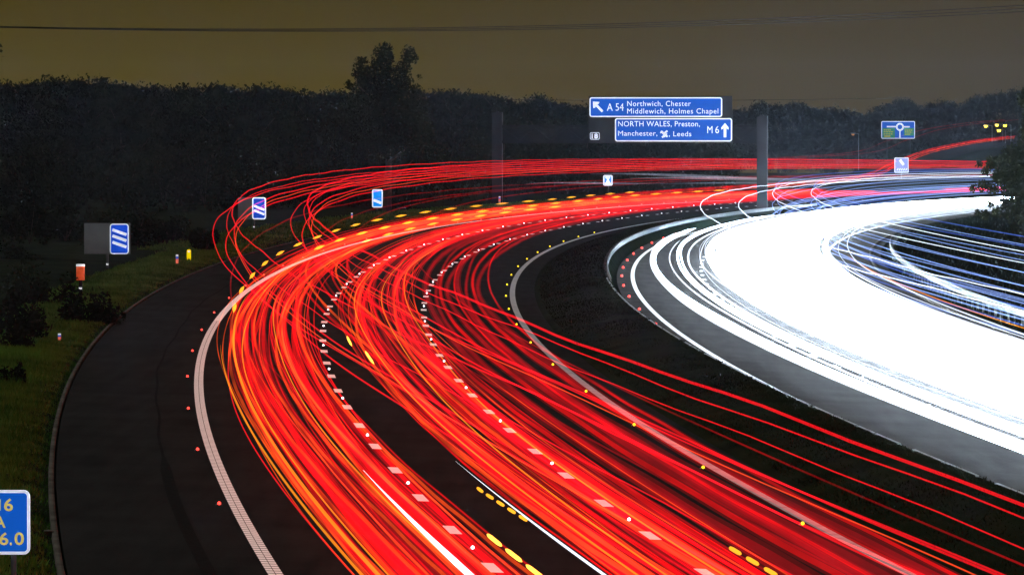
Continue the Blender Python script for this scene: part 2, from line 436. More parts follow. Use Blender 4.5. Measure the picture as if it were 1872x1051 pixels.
tag(mesh_obj('bank_grass', gv, np.arange(len(gv)).reshape(-1, 3), M['grass_bank']), kind='stuff',
    label='grass on the bank beyond the oncoming carriageway', cat='grass')

# ------------------------------------------------------------------ trees and shrubs
def leaf_cloud(lobes, n, size, ex=3.0):
    """many leaf-cluster quads through lobes (cx,cy,cz,r,rz); denser toward the outside"""
    w = np.array([(l[3] * l[3] * l[4]) ** (ex / 3) for l in lobes]); w = w / w.sum()
    idx = nrg.choice(len(lobes), n, p=w)
    L_ = np.array(lobes)[idx]
    d = nrg.normal(size=(n, 3)); d /= np.linalg.norm(d, axis=1)[:, None]
    rr = nrg.random(n) ** 0.45 * (1 + 0.10 * nrg.normal(size=n))
    rr = np.minimum(rr, 1.06)
    c = L_[:, :3] + d * rr[:, None] * np.stack([L_[:, 3], L_[:, 3], L_[:, 4]], 1)
    q = nrg.normal(size=(n, 3)); q /= np.linalg.norm(q, axis=1)[:, None]
    a = np.cross(q, nrg.normal(size=(n, 3))); a /= np.linalg.norm(a, axis=1)[:, None]; b = np.cross(q, a)
    s = size * (0.5 + nrg.random(n))[:, None]
    v = np.stack([c - a * s, c - b * s * 0.6, c + a * s, c + b * s * 0.6], 1).reshape(-1, 3)
    return v, np.arange(len(v)).reshape(-1, 4)

def crown_lobes(hgt, rad, seed, bottom=0.1, lobes=14):
    r = random.Random(seed); out = []
    for i in range(lobes):
        z = hgt * (bottom + (0.9 - bottom) * (i + 0.5) / lobes)
        k = (z / hgt)
        env = rad * (1.0 - 0.75 * max(0, k - 0.45) ** 1.3 / 0.55 ** 1.3) * (0.75 + 0.25 * min(1, k / 0.25))
        a = r.uniform(0, 6.28); rr = r.uniform(0.25, 0.75) * env
        q = env * r.uniform(0.42, 0.66)
        out.append((rr * math.cos(a), rr * math.sin(a), z, q, q * r.uniform(0.75, 1.0)))
    for i in range(4):
        a = i * 1.57 + r.uniform(-.5, .5); z = hgt - rad * r.uniform(0.42, 0.62)
        out.append((rad * 0.42 * math.cos(a), rad * 0.42 * math.sin(a), z, rad * 0.46, rad * 0.4))
    out.append((0, 0, hgt - rad * 0.42, rad * 0.5, rad * 0.42))
    return out

def trunk_mesh(hgt, r0, seed, reach):
    r = random.Random(seed); mb = MB()
    pts = [Vector((0, 0, -0.3))]
    for i in range(1, 5): pts.append(Vector((r.uniform(-.2, .2), r.uniform(-.2, .2), hgt * 0.75 * i / 4)))
    for i in range(4): mb.cyl(pts[i], pts[i + 1], r0 * (1 - 0.2 * i), r0 * (1 - 0.2 * (i + 1)), 8)
    for i in range(6):
        a = r.uniform(0, 6.28); p = pts[1 + i % 4]
        q = p + Vector((math.cos(a) * reach * 0.7, math.sin(a) * reach * 0.7, hgt * r.uniform(.1, .25)))
        mb.cyl(p, q, r0 * 0.4, r0 * 0.1, 6)
    return mb

TREE_PROTO = []
for sd in range(7):
    hgt, rad = 12.0, 4.6
    lob_ = crown_lobes(hgt, rad, sd, 0.06, 16)
    v, f = leaf_cloud(lob_, 6500, 0.19); v2, f2 = leaf_cloud([(a, b, c, r_ * .62, z_ * .62) for a, b, c, r_, z_ in lob_], 700, 0.7)
    f = np.concatenate([f, f2 + len(v)]); v = np.concatenate([v, v2])
    me_o = mesh_obj('crown', v, f, M['leaf']); me_t = trunk_mesh(hgt, 0.28, sd, rad).build('trunk', M['bark'])
    TREE_PROTO.append((me_o.data, me_t.data))
    bpy.data.objects.remove(me_o); bpy.data.objects.remove(me_t)

def tree(px, top, dist, width_px, label, group, proto, base_drop=0.0):
    p = at(px, top, dist); m_px = dist / F_PX
    zg = -0.04 * min(max(p.x, -40), 60) - 0.3
    hgt = p.z - zg; rad = width_px * m_px / 2
    o = empty('tree', (p.x, p.y, zg), rnd.uniform(0, 6.28)); tag(o, label, 'tree', group)
    for nm, me in zip(('crown', 'trunk'), TREE_PROTO[proto % 7]):
        c = bpy.data.objects.new(nm, me); COL.objects.link(c); c.parent = o
        c.scale = (rad / 4.6, rad / 4.6, hgt / 12.35)
    return o

left_tops = [(-40, 150), (8, 141), (55, 139), (92, 131), (128, 137), (163, 130), (196, 139), (228, 142), (262, 146), (298, 149), (332, 146), (366, 151),
             (396, 143), (430, 148), (464, 151), (492, 146), (528, 153), (560, 157), (594, 155), (624, 158)]
mid_tops = [(800, 157), (826, 158), (856, 163), (890, 164), (918, 167), (952, 176), (985, 166), (1006, 176), (1036, 184), (1068, 184), (1096, 182), (1140, 190), (1190, 196), (1240, 196), (1290, 200)]
right_tops = [(1332, 206), (1362, 192), (1392, 179), (1424, 184), (1452, 181), (1482, 192), (1506, 203), (1530, 190), (1562, 198), (1594, 202), (1622, 186), (1646, 175), (1668, 184), (1694, 190), (1720, 178), (1748, 184), (1786, 168), (1822, 160), (1862, 156), (1910, 158)]
for i, (x, y) in enumerate(left_tops):
    tree(x, y - 2, 560 + rnd.uniform(-30, 60), rnd.uniform(105, 150), 'dark broadleaf tree in the unbroken wood behind the left verge', 'trees of the wood behind the left verge', i)
for i, (x, y) in enumerate(mid_tops):
    tree(x, y - 2, 740 + rnd.uniform(-30, 60), rnd.uniform(90, 125), 'dark tree in the descending treeline between the tall tree and the gantry', 'trees of the descending treeline behind the gantry', i + 2)
for i, (x, y) in enumerate(right_tops):
    tree(x, y - 2, 1250 + rnd.uniform(-60, 80), rnd.uniform(66, 92), 'dark rounded tree in the far treeline right of the gantry', 'trees of the far treeline right of the gantry', i + 4)
# second, lower row closes the gaps under the crowns
for i in range(22):
    x = -30 + i * 36
    tree(x, rnd.uniform(182, 205), 500 + rnd.uniform(-15, 15), 110, 'lower dark tree at the foot of the wood behind the left verge', 'lower trees along the edge of the left wood', i + 1)
for i in range(15):
    x = 770 + i * 38
    tree(x, rnd.uniform(205, 218), 690 + rnd.uniform(-15, 15), 90, 'lower dark tree below the treeline behind the gantry', 'lower trees below the treeline behind the gantry', i + 3)

# tall tree
def px_lobes(lst, dist, zg, x0):
    out = []
    for x, y, r in lst:
        p = at(x, y, dist); rr = r * dist / F_PX
        out.append((p.x - x0.x, rnd.uniform(-1.0, 1.0), p.z - zg, rr, rr))
    return out
dd = 470
p0 = at(708, 200, dd); zg = 0.5
lob = px_lobes([(703, 95, 18), (690, 110, 15), (712, 108, 14), (748, 99, 16), (758, 108, 10), (744, 112, 14), (661, 116, 14), (655, 134, 13), (674, 134, 19), (704, 128, 24), (736, 130, 17),
                (641, 156, 13), (668, 160, 24), (704, 160, 30), (738, 158, 24), (766, 142, 7), (762, 168, 14), (700, 200, 44), (655, 195, 32), (750, 195, 34), (700, 250, 50), (650, 245, 40), (755, 245, 40)], dd, zg, p0)
o = empty('tree', (p0.x, p0.y, zg)); tag(o, 'tallest tree with a lobed ragged crown standing clear above the treeline', 'tree')
v, f = leaf_cloud(lob, 26000, 0.12); mesh_obj('crown', v, f, M['leaf'], o)
trunk_mesh(10.5, 0.4, 5, 3.0).build('trunk', M['bark'], o)

# tree beside the left frame edge, only a leafy tip in view
dd = 300; p0 = at(-70, 200, dd); zg = 0.6
lob = px_lobes([(-30, 100, 34), (-62, 70, 50), (-70, 140, 60), (-90, 210, 80), (-60, 250, 50), (-2, 84, 8)], dd, zg, p0)
o = empty('tree', (p0.x, p0.y, zg)); tag(o, 'tree at the far left edge with only a leafy tip showing against the sky', 'tree')
v, f = leaf_cloud(lob, 4000, 0.12); mesh_obj('crown', v, f, M['leaf'], o)
trunk_mesh(8, 0.25, 9, 2.0).build('trunk', M['bark'], o)

# near tree on the right, beside the oncoming carriageway
dd = 305; p0 = at(1905, 300, dd); zg = -0.3
lob = px_lobes([(1915, 215, 44), (1884, 240, 20), (1930, 260, 66), (1872, 282, 28), (1846, 278, 12), (1862, 308, 34), (1836, 300, 20), (1815, 298, 13), (1802, 312, 9), (1850, 335, 28), (1825, 322, 14),
                (1796, 340, 12), (1815, 346, 12), (1778, 344, 8), (1790, 300, 7), (1842, 318, 22), (1838, 372, 14), (1812, 372, 8), (1868, 372, 30), (1850, 392, 16), (1822, 388, 12), (1800, 393, 9), (1785, 388, 6), (1900, 330, 70), (1930, 400, 70), (1890, 410, 26), (1880, 180, 20), (1900, 165, 22)], dd, zg, p0)
o = empty('tree', (p0.x, p0.y, zg)); tag(o, 'near tree with fine leafy twigs reaching in at the right edge over the white lights', 'tree')
v, f = leaf_cloud(lob, 46000, 0.07, 2.0); mesh_obj('crown', v, f, M['leaf_near'], o)
tm_ = trunk_mesh(8.0, 0.22, 3, 2.2); tm_.build('trunk', M['bark'], o)

def shrub(px, top, base, dist, width_px, label, group=None, n=2600, size=0.09, mat='leaf'):
    pt = at(px, top, dist); pb = at(px, base, dist); hgt = pt.z - pb.z; rad = width_px * dist / F_PX / 2
    o = empty('shrub', pb); tag(o, label, 'shrub', group)
    lobes = []
    for i in range(12):
        a = rnd.uniform(0, 6.28); k = rnd.random() ** 0.5
        q = rnd.uniform(0.30, 0.50)
        lobes.append((rad * 0.75 * k * math.cos(a), rad * 0.75 * k * math.sin(a), hgt * (0.12 + 0.66 * (i / 11) ** 0.8 * (1.1 - k * .45)), rad * q, hgt * q * 0.7))
    v, f = leaf_cloud(lobes, n, size); mesh_obj('foliage', v, f, M[mat], o)
    mb = MB()
    for i in range(5):
        a = rnd.uniform(0, 6.28); mb.cyl((0, 0, -0.2), (rad * .5 * math.cos(a), rad * .5 * math.sin(a), hgt * .7), 0.03, 0.01, 6)
    mb.build('stem', M['bark'], o)
shrub(84, 470, 640, 225, 150, 'large dark bush on the verge just left of the orange banded post')
shrub(160, 512, 668, 208, 128, 'dark bush in front of the foot of the orange banded post')
shrub(214, 566, 640, 222, 62, 'low dark bush beside the kerb right of the orange banded post', n=2200, size=0.05)
shrub(26, 500, 700, 190, 150, 'dark bush at the left edge of the frame behind the small white marker post')
shrub(20, 440, 540, 290, 140, 'dark thicket at the left edge of the frame below the wood')
shrub(112, 462, 510, 300, 120, 'low dark thicket behind the three bar countdown sign')
for i, (x, w_) in enumerate(((-10, 110), (55, 90), (120, 110), (185, 90), (250, 100), (315, 90), (375, 70))):  # scrub added to cover field ground that should stay dark
    dd = 318 + 9 * (i % 3); gy = 224 + 7.3 * F_PX / dd + 0.04 * (x - 936)
    shrub(x, gy - (62, 74, 56, 80, 64, 52, 40)[i], gy + 5, dd, w_, 'added dark low scrub bush in the band between the lit verge grass and the wood', 'added scrub bushes behind the three bar sign', 2200, 0.10)
for i, (x, t, b_, dd) in enumerate(((20, 585, 690, 182), (75, 560, 668, 196), (120, 545, 640, 212), (25, 660, 760, 160))):
    shrub(x, t, b_, dd, (110, 90, 80, 70)[i], 'dark weedy bush among the verge grass at the left edge', 'weedy bushes at the left edge', 2600, 0.06)
hedge_x = [(-20, 380), (60, 372), (140, 378), (220, 372), (300, 366), (375, 372), (450, 345), (520, 352), (590, 338), (660, 330), (730, 326), (800, 322), (870, 318)]  # hedge row added so the unlit field behind the verge reads dark
for i, (x, t) in enumerate(hedge_x):
    dd = 405 + i * 14; gy = 224 + 7.3 * F_PX / dd + 0.04 * (x - 936)
    shrub(x, gy - 118 + rnd.uniform(-14, 14), gy + 4, dd, 130, 'dark hedge bush in an added row covering the field behind the left verge', 'added hedge bushes behind the left verge', 2200, 0.16)

# ------------------------------------------------------------------ overhead wires
def wire(pts, r, name, label, group=None):
    ws = [at(*p) for p in pts]
    ctl = np.array([tuple(w) for w in ws]); t = np.linspace(0, len(ctl) - 1, 60)
    # quadratic sag through three points
    a, b, c = ctl
    u = np.linspace(-0.15, 1.15, 60)[:, None]
    path = a * (2 * (u - .5) * (u - 1)) + b * (4 * u * (1 - u)) + c * (2 * u * (u - .5))
    v, f = tube_np(path, r, 6)
    tag(mesh_obj(name, v, f, M['cable']), label, 'power line', group)
for k, (dy, who) in enumerate(((0, 'topmost'), (3.2, 'middle'), (6.0, 'lowest'))):
    wire([(-20, 48.5 + dy * .3, 330), (936, 49 + dy, 330), (1892, 9 + dy * 2.0, 330)], 0.024, 'power_line',
         f'{who} of the three dark overhead wires sagging across the top of the sky')
wire([(980, 183, 600), (1270, 184, 600), (1570, 181, 600)], 0.03, 'power_line', 'single faint wire low over the treeline behind the blue gantry signs')

# ------------------------------------------------------------------ gantry
gl = at(910, 376, 548); gl.z = -0.04 * gl.x + 0.1
gr = at(1394, 376, 545); gr.z = -0.04 * gr.x
ang = math.atan2(gr.y - gl.y, gr.x - gl.x); span = math.hypot(gr.x - gl.x, gr.y - gl.y)
gan = empty('sign_gantry', gl, ang)
tag(gan, 'dark steel motorway gantry with two columns and a beam spanning the red lanes', 'gantry')
K_ = 548 / F_PX
def gx(px): return (px - 910) * K_ * span / ((1394 - 910) * K_)
def gz(py): return at(1100, py, 547).z - gl.z
for nm, x, ztop, zb in (('column', 0.0, gz(206), -0.2), ('column', span, gz(213), gr.z - gl.z - 0.2)):
    mb = MB(); mb.box(x - 0.46, x + 0.46, -0.35, 0.35, zb, ztop); mb.box(x + 0.30, x + 0.465, -0.38, -0.352, zb, gz(232))
    mb.box(x - 0.12, x + 0.12, -0.1, 0.1, ztop, ztop + 0.12)
    c = mb.build(nm, [M['gantry_column']], gan)
mb = MB()
for z in (gz(262), gz(234)): mb.box(0.47, span - 0.47, -0.3, 0.3, z, z + 0.25)
n = 16
for i in range(n):
    xa = 0.5 + (span - 1) * i / n; xb = 0.5 + (span - 1) * (i + 1) / n
    za, zb = (gz(262) + .25, gz(234)) if i % 2 else (gz(234), gz(262) + .25)
    for y in (-0.24, 0.24): mb.cyl((xa, y, za), (xb, y, zb), 0.06, n=6)
mb.box(0.47, span - 0.47, -0.02, 0.02, gz(261), gz(235))
mb.build('beam', [M['gantry_grey']], gan)
mb = MB(); mb.box(gx(1078.5), gx(1340), -0.46, -0.32, gz(262), gz(176)); mb.build('backboard', [M['dark_panel']], gan)

def panel(parent, x0, x1, z0, z1, y, face, border, bw, rad, name='sign_face', depth=0.05):
    mb = MB(); mb.prism(rrect(x0, x1, z0, z1, rad), y, y + depth, 0)
    mb.prism(rrect(x0 + bw, x1 - bw, z0 + bw, z1 - bw, max(rad - bw, 0.02)), y - 0.006, y - 0.0005, 1)
    return mb.build(name, [border, face], parent)
TY = -0.53
tilt = 0.010
sgn = empty('sign', (0, 0, 0)); sgn.name = 'direction_sign'; sgn.parent = gan
bpy.data.objects.remove(sgn)
def gantry_sign(x0, x1, y0, y1, label):
    """board in gantry pixels; returns a sign face parented to the gantry"""
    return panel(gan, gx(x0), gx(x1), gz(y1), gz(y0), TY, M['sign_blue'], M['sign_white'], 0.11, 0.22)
f1 = gantry_sign(1080, 1322, 178.5, 214.5, ''); f1['label'] = 'blue direction panel with slanting arrow for the A54 turning'
mb = MB(); Y = TY - 0.009
put_text(mb, 'A 54', gx(1112), gx(1142.5), gz(203), gz(189.5), Y, bold=0.0)
put_text(mb, 'Northwich, Chester', gx(1149), gx(1265), gz(194.6), gz(185.2), Y, spacing=1.1)
put_text(mb, 'Middlewich, Holmes Chapel', gx(1149), gx(1315), gz(208.2), gz(198.8), Y, spacing=1.1)
mb.build('lettering', [M['sign_white']], gan); mb = MB()
bar(mb, gx(1104), gz(204.5), gx(1090.5), gz(190.5), 0.22, Y)
poly(mb, [(gx(1086.2), gz(186.2)), (gx(1087), gz(198.5)), (gx(1090.6), gz(197.2)), (gx(1092.3), gz(192.2)), (gx(1097.2), gz(190.2)), (gx(1098.5), gz(186.8))], Y - 0.002)
mb.build('arrow', [M['sign_white']], gan)
f2 = gantry_sign(1126.5, 1340, 216.5, 259, ''); f2['label'] = 'blue direction panel with upright arrow for the M6'
mb = MB()
put_text(mb, 'NORTH WALES, Preston,', gx(1132.5), gx(1281.5), gz(231.5), gz(222), Y, bold=0.0, spacing=1.05)
put_text(mb, 'Manchester,', gx(1132.5), gx(1204), gz(248.5), gz(239.5), Y, bold=0.0, spacing=1.05)
put_text(mb, ', Leeds', gx(1225), gx(1266), gz(249.5), gz(240.5), Y, bold=0.0, spacing=1.05)
put_text(mb, 'M', gx(1295), gx(1304.5), gz(243.8), gz(231), Y, bold=0.0)
put_text(mb, '6', gx(1309.5), gx(1316.5), gz(243.8), gz(231), Y, bold=0.0)
mb.build('lettering', [M['sign_white']], gan); mb = MB()
bar(mb, gx(1327.2), gz(251.5), gx(1327.2), gz(231), 0.24, Y)
poly(mb, [(gx(1327.2), gz(225.5)), (gx(1320.5), gz(233.5)), (gx(1320.8), gz(237.5)), (gx(1327.2), gz(233.2)), (gx(1333.6), gz(237.5)), (gx(1333.9), gz(233.5))], Y - 0.002)
mb.build('arrow', [M['sign_white']], gan); mb = MB()
# aeroplane symbol
bar(mb, gx(1210.5), gz(240), gx(1222.5), gz(250.5), 0.16, Y)
bar(mb, gx(1222.5), gz(239.5), gx(1214), gz(246), 0.17, Y - 0.002); bar(mb, gx(1219), gz(247), gx(1212.5), gz(251.5), 0.17, Y - 0.002)
bar(mb, gx(1209.5), gz(243.5), gx(1214.5), gz(240.5), 0.12, Y - 0.002)
bar(mb, gx(1221.5), gz(244.5), gx(1216.5), gz(251), 0.12, Y - 0.004)
mb.build('aeroplane_symbol', [M['sign_white']], gan)
f3 = panel(gan, gx(1081), gx(1098.5), gz(255.5), gz(242.5), TY, M['sign_black'], M['sign_white'], 0.05, 0.12, 'junction_plate')
mb = MB(); put_text(mb, '18', gx(1084), gx(1095.5), gz(253.2), gz(244.8), Y, bold=0.03); mb.build('lettering', [M['sign_white']], gan)

# ------------------------------------------------------------------ countdown and roadside signs
def sign_root(name, pole_px, base_py, dist, label, cat):
    p = at(pole_px, base_py, dist)
    o = empty(name, p); tag(o, label, cat)
    k = dist / F_PX
    return o, (lambda x: (x - pole_px) * k), (lambda y: at(pole_px, y, dist).z - p.z)
def slashes(mb, X, Z, x0, x1, ys, drop, w, y):
    for yy in ys: bar(mb, X(x0), Z(yy), X(x1), Z(yy + drop), w, y)
def countdown(pole, base, dist, x0, x1, y0, y1, ys, drop, back, face, white, label, hot):
    o, X, Z = sign_root('countdown_sign', pole, base, dist, label, 'sign')
    mb = MB(); mb.cyl((0, 0, -0.4), (0, 0, Z(y0) - 0.1), 0.06, n=10); mb.build('post', [M['steel']], o)
    if back:
        mb = MB(); mb.box(X(back[0]), X(back[1]), -0.10, -0.07, Z(back[3]), Z(back[2])); mb.build('backboard', [M['back_panel']], o)
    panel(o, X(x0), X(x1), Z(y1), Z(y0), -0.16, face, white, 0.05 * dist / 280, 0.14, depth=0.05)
    mb = MB(); slashes(mb, X, Z, x0 + (x1 - x0) * .14, x1 - (x1 - x0) * .12, ys, drop, (0.13 if len(ys) > 1 else 0.2) * (y1 - y0) / 56 * dist / 280, -0.17); mb.build('bars', [white], o)
    mb = MB(); mb.box(-0.05, 0.05, -0.09, -0.061, Z(y1 + 20 * 280 / dist) , Z(y1 + 17 * 280 / dist)); mb.build('reflector', [M['refl_white']], o)
countdown(197, 500, 279, 202, 236.5, 409, 464.5, (420, 431, 442.5), 9.0, (155, 239, 408, 464), M['sign_blue_deep'], M['sign_white'],
          'blue countdown sign with three white bars beside a grey board', False)
countdown(465, 428, 376, 462, 487, 361, 401, (376.5, 384.5), 7.5, (436, 488, 361, 401), M['sign_blue_deep'], M['sign_white_hot'],
          'blue countdown sign with two white bars seen through the red light loops', True)
countdown(690, 392, 481, 681, 700.5, 346.5, 379.5, (366,), 5.5, None, M['sign_blue_pale'], M['sign_white_hot'],
          'pale blue countdown sign with one white bar standing beyond the red loops', True)

# small services sign under the gantry
o, X, Z = sign_root('information_sign', 1113, 353, 640, 'small blue sign with white border and pictogram on the verge under the gantry', 'sign')
mb = MB(); mb.cyl((0, 0, -0.5), (0, 0, Z(322)), 0.07, n=8); mb.build('post', [M['steel']], o)
panel(o, X(1103.3), X(1120.5), Z(339.5), Z(320.5), -0.14, M['sign_blue_pale'], M['sign_white_hot'], 0.13, 0.16)
mb = MB(); poly(mb, [(X(1106.5), Z(337)), (X(1117.5), Z(337)), (X(1114), Z(330)), (X(1110), Z(330))], -0.15)
bar(mb, X(1107.5), Z(325), X(1116), Z(325), 0.2, -0.153); bar(mb, X(1111.8), Z(325), X(1111.8), Z(331), 0.2, -0.156); mb.build('pictogram', [M['sign_white_hot']], o)

# roundabout map sign
o, X, Z = sign_root('roundabout_sign', 1645, 292, 930, 'large blue roundabout map sign with two green panels above the slip road', 'sign')
mb = MB()
for px in (1622, 1664): mb.cyl((X(px), 0, -1.0), (X(px), 0, Z(226)), 0.12, n=8)
mb.build('posts', [M['dark_panel']], o)
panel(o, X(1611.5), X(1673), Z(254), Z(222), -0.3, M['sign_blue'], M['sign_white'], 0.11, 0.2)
mb = MB()
mb.prism([(X(1613.5), Z(252.5)), (X(1636.5), Z(252.5)), (X(1636.5), Z(234.5)), (X(1613.5), Z(234.5))], -0.32, -0.308); mb.build('green_panel', [M['sign_green']], o); mb = MB()
mb.prism([(X(1653), Z(248.5)), (X(1671), Z(248.5)), (X(1671), Z(234.5)), (X(1653), Z(234.5))], -0.32, -0.308); mb.build('green_panel', [M['sign_green']], o)
mb = MB(); yy = -0.325
rc, rzc, r1, r2 = X(1645.5), Z(232.5), 0.62, 0.37
mb_pts = []
for i in range(24):
    a0, a1 = 2 * math.pi * i / 24, 2 * math.pi * (i + 1) / 24
    poly(mb, [(rc + r1 * math.cos(a0), rzc + r1 * math.sin(a0)), (rc + r1 * math.cos(a1), rzc + r1 * math.sin(a1)), (rc + r2 * math.cos(a1), rzc + r2 * math.sin(a1)), (rc + r2 * math.cos(a0), rzc + r2 * math.sin(a0))], yy)
bar(mb, X(1621.5), Z(232), X(1638), Z(232), 0.22, yy); bar(mb, X(1653), Z(232.3), X(1663.5), Z(232.3), 0.22, yy)
bar(mb, rc, Z(252.5), rc, Z(239.5), 0.2, yy); bar(mb, X(1643.5), Z(225.5), X(1643.5), Z(227.5), 0.2, yy); bar(mb, X(1647.5), Z(225.5), X(1647.5), Z(227.5), 0.2, yy)
mb.build('map', [M['sign_white']], o)
mb = MB()
for a, b, c in ((1616, 1630, 238), (1616, 1634, 241.5), (1616, 1633, 245.5), (1655, 1669, 238.5), (1655, 1667, 242), (1655, 1665, 246)):
    n_ = 4
    for q in range(n_):
        xa = a + (b - a) * q / n_; bar(mb, X(xa), Z(c), X(xa + (b - a) / n_ * .72), Z(c), 0.14, -0.328)
bar(mb, X(1617), Z(249.5), X(1628), Z(249.5), 0.2, -0.328); mb.build('lettering', [M['sign_yellow_dim']], o)

# small blue sign below it
o, X, Z = sign_root('diversion_sign', 1648.5, 352, 775, 'small blue sign with a white slanting arrow half lost in the white glare', 'sign')
mb = MB(); mb.cyl((0, 0, -1.0), (0, 0, Z(292)), 0.09, n=8); mb.build('post', [M['grey_paint']], o)
panel(o, X(1635.5), X(1661.5), Z(316), Z(288.5), -0.2, M['sign_blue_glare'], M['sign_white'], 0.1, 0.12)
mb = MB(); bar(mb, X(1645.5), Z(292.5), X(1652.5), Z(302), 0.35, -0.21)
for xx in (1640, 1644, 1648, 1652, 1656): bar(mb, X(xx), Z(312), X(xx + 2.5), Z(308), 0.12, -0.21)
mb.build('arrow', [M['sign_white']], o)

# driver location sign, bottom left
o, X, Z = sign_root('location_sign', 3, 1140, 85, 'near blue location sign with yellow characters at the bottom left corner', 'sign')
gzl = -0.04 * o.location.x + 0.15 - o.location.z
mb = MB(); mb.cyl((X(-20), 0, gzl - .3), (X(-20), 0, Z(900)), 0.04); mb.cyl((X(26), 0, gzl - .3), (X(26), 0, Z(900)), 0.04); mb.build('posts', [M['steel']], o)
panel(o, X(-52), X(57), Z(1012), Z(894.5), -0.09, M['sign_blue'], M['sign_white'], 0.042, 0.09, depth=0.03)
mb = MB(); yy = -0.10
put_text(mb, 'M', X(-19), X(3.5), Z(931), Z(911), yy, bold=0.02); put_text(mb, '6', X(9.5), X(26), Z(932), Z(910), yy, bold=0.02)
put_text(mb, 'A', X(-9), X(12.5), Z(962.5), Z(941.5), yy, bold=0.02)
put_text(mb, '6', X(0.5), X(17.5), Z(994), Z(972), yy, bold=0.02); put_text(mb, '.', X(20), X(24), Z(994), Z(972), yy, bold=0.03); put_text(mb, '0', X(28.5), X(46), Z(994), Z(971.5), yy, bold=0.02)
mb.build('lettering', [M['sign_yellow']], o)

# marker posts
def marker(px, top, base, dist, wpx, label):
    p = at(px, base, dist); k = dist / F_PX; p.z += 0.06; o = empty('marker_post', p); tag(o, label, 'marker post')
    h = at(px, top, dist).z - p.z; w = wpx * k / 2
    mb = MB(); mb.prism(rrect(-w, w, -0.5, h, w * 0.5), -0.03, 0.03); mb.build('post', [M['post_plastic']], o)
    mb = MB(); mb.box(-w * .8, w * .8, -0.038, -0.031, h * .62, h * .8); mb.build('number_plate', [M['refl_blue']], o)
    mb = MB(); mb.box(-w * .8, w * .8, -0.038, -0.031, h * .2, h * .58); mb.build('reflector', [M['refl_red']], o)
    mb = MB(); mb.box(-w * .8, w * .8, -0.038, -0.031, h * .83, h * .97); mb.build('cap_band', [M['refl_white']], o)
marker(109.5, 609, 629, 189, 6.5, 'white marker post with blue and red bands low in the grass near the left edge')
marker(324.5, 465, 488, 287, 5.5, 'white marker post with a red reflector just left of the yellow post')
marker(644, 389, 403, 430, 3.5, 'tiny white marker post below the one bar countdown sign')
marker(914, 359, 372, 545, 4, 'tiny pale marker post at the foot of the left gantry column')
p = at(346, 480, 296); k = 296 / F_PX; o = empty('hydrant_post', p); tag(o, 'bright yellow rounded post standing in the verge grass', 'post')
h = at(346, 456, 296).z - p.z
mb = MB(); mb.prism(rrect(-3.7 * k, 3.7 * k, -0.4, h, 0.08), -0.05, 0.05); mb.build('post', [M['refl_yellow']], o)
mb = MB(); mb.box(-0.05, 0.05, -0.058, -0.051, h * .78, h * .9); mb.build('reflector', [M['refl_white']], o)
p = at(148, 560, 232); k = 232 / F_PX; o = empty('bollard', p); tag(o, 'post with a wide orange reflective sleeve behind the dark bushes', 'post')
zt = at(148, 484, 232).z - p.z; zb = at(148, 512, 232).z - p.z
mb = MB(); mb.cyl((0, 0, -0.5), (0, 0, zb), 0.07, n=12); mb.build('post', [M['sign_black']], o)
mb = MB(); mb.cyl((0, 0, zb), (0, 0, zt - 0.06), 7.6 * k, n=20); mb.build('sleeve', [M['refl_orange']], o, True)
mb = MB(); mb.cyl((0, 0, zt - 0.06), (0, 0, zt + 0.02), 7.9 * k, n=20); mb.build('cap', [M['refl_white']], o)
mb = MB(); mb.box(-0.06, 0.06, -0.10, -0.072, zb - .35, zb - .28); mb.build('reflector', [M['refl_white']], o)

# ------------------------------------------------------------------ safety barriers
def barrier(off, s0, s1, label, face, h=0.76, post=3.2):
    mid = rp((s0 + s1) / 2, off); o = empty('safety_barrier', mid); tag(o, label, 'barrier')
    s = np.arange(s0, s1 + .1, 3.0)
    prof = [(0.00, 0.0), (0.05, 0.05), (0.05, 0.10), (0.0, 0.15), (0.05, 0.20), (0.05, 0.25), (0.0, 0.31)]
    pts = np.stack([RP(s, off + face * a, h - 0.31 + z) for a, z in prof] + [RP(s, off - face * 0.012 + face * a, h - 0.31 + z) for a, z in reversed(prof)], 1)
    k = pts.shape[1]; pts = pts.reshape(-1, 3) - np.array(mid); f = []
    for i in range(len(s) - 1):
        for j in range(k): f.append((i * k + j, i * k + (j + 1) % k, (i + 1) * k + (j + 1) % k, (i + 1) * k + j))
    mesh_obj('rail', pts, np.array(f), M['steel'], o)
    ss = np.arange(s0 + 1, s1, post)
    if len(ss) > 95: ss = np.linspace(s0 + 1, s1 - 1, 95)
    proto = None
    for x in ss:
        if proto is None:
            mb = MB(); mb.box(-0.05, 0.05, -0.07, 0.07, -0.3, h - 0.03); proto = mb.build('post', [M['steel']], o); c = proto
        else:
            c = proto.copy(); COL.objects.link(c); c.parent = o
        c.location = rp(x, off - face * 0.09) - mid; c.rotation_euler.z = -heading(x)
barrier(11.75, 196, 520, 'long steel safety barrier along the central reservation mound', 1)
barrier(27.9, 165, 372, 'steel safety barrier on the bank right of the white lights', -1)

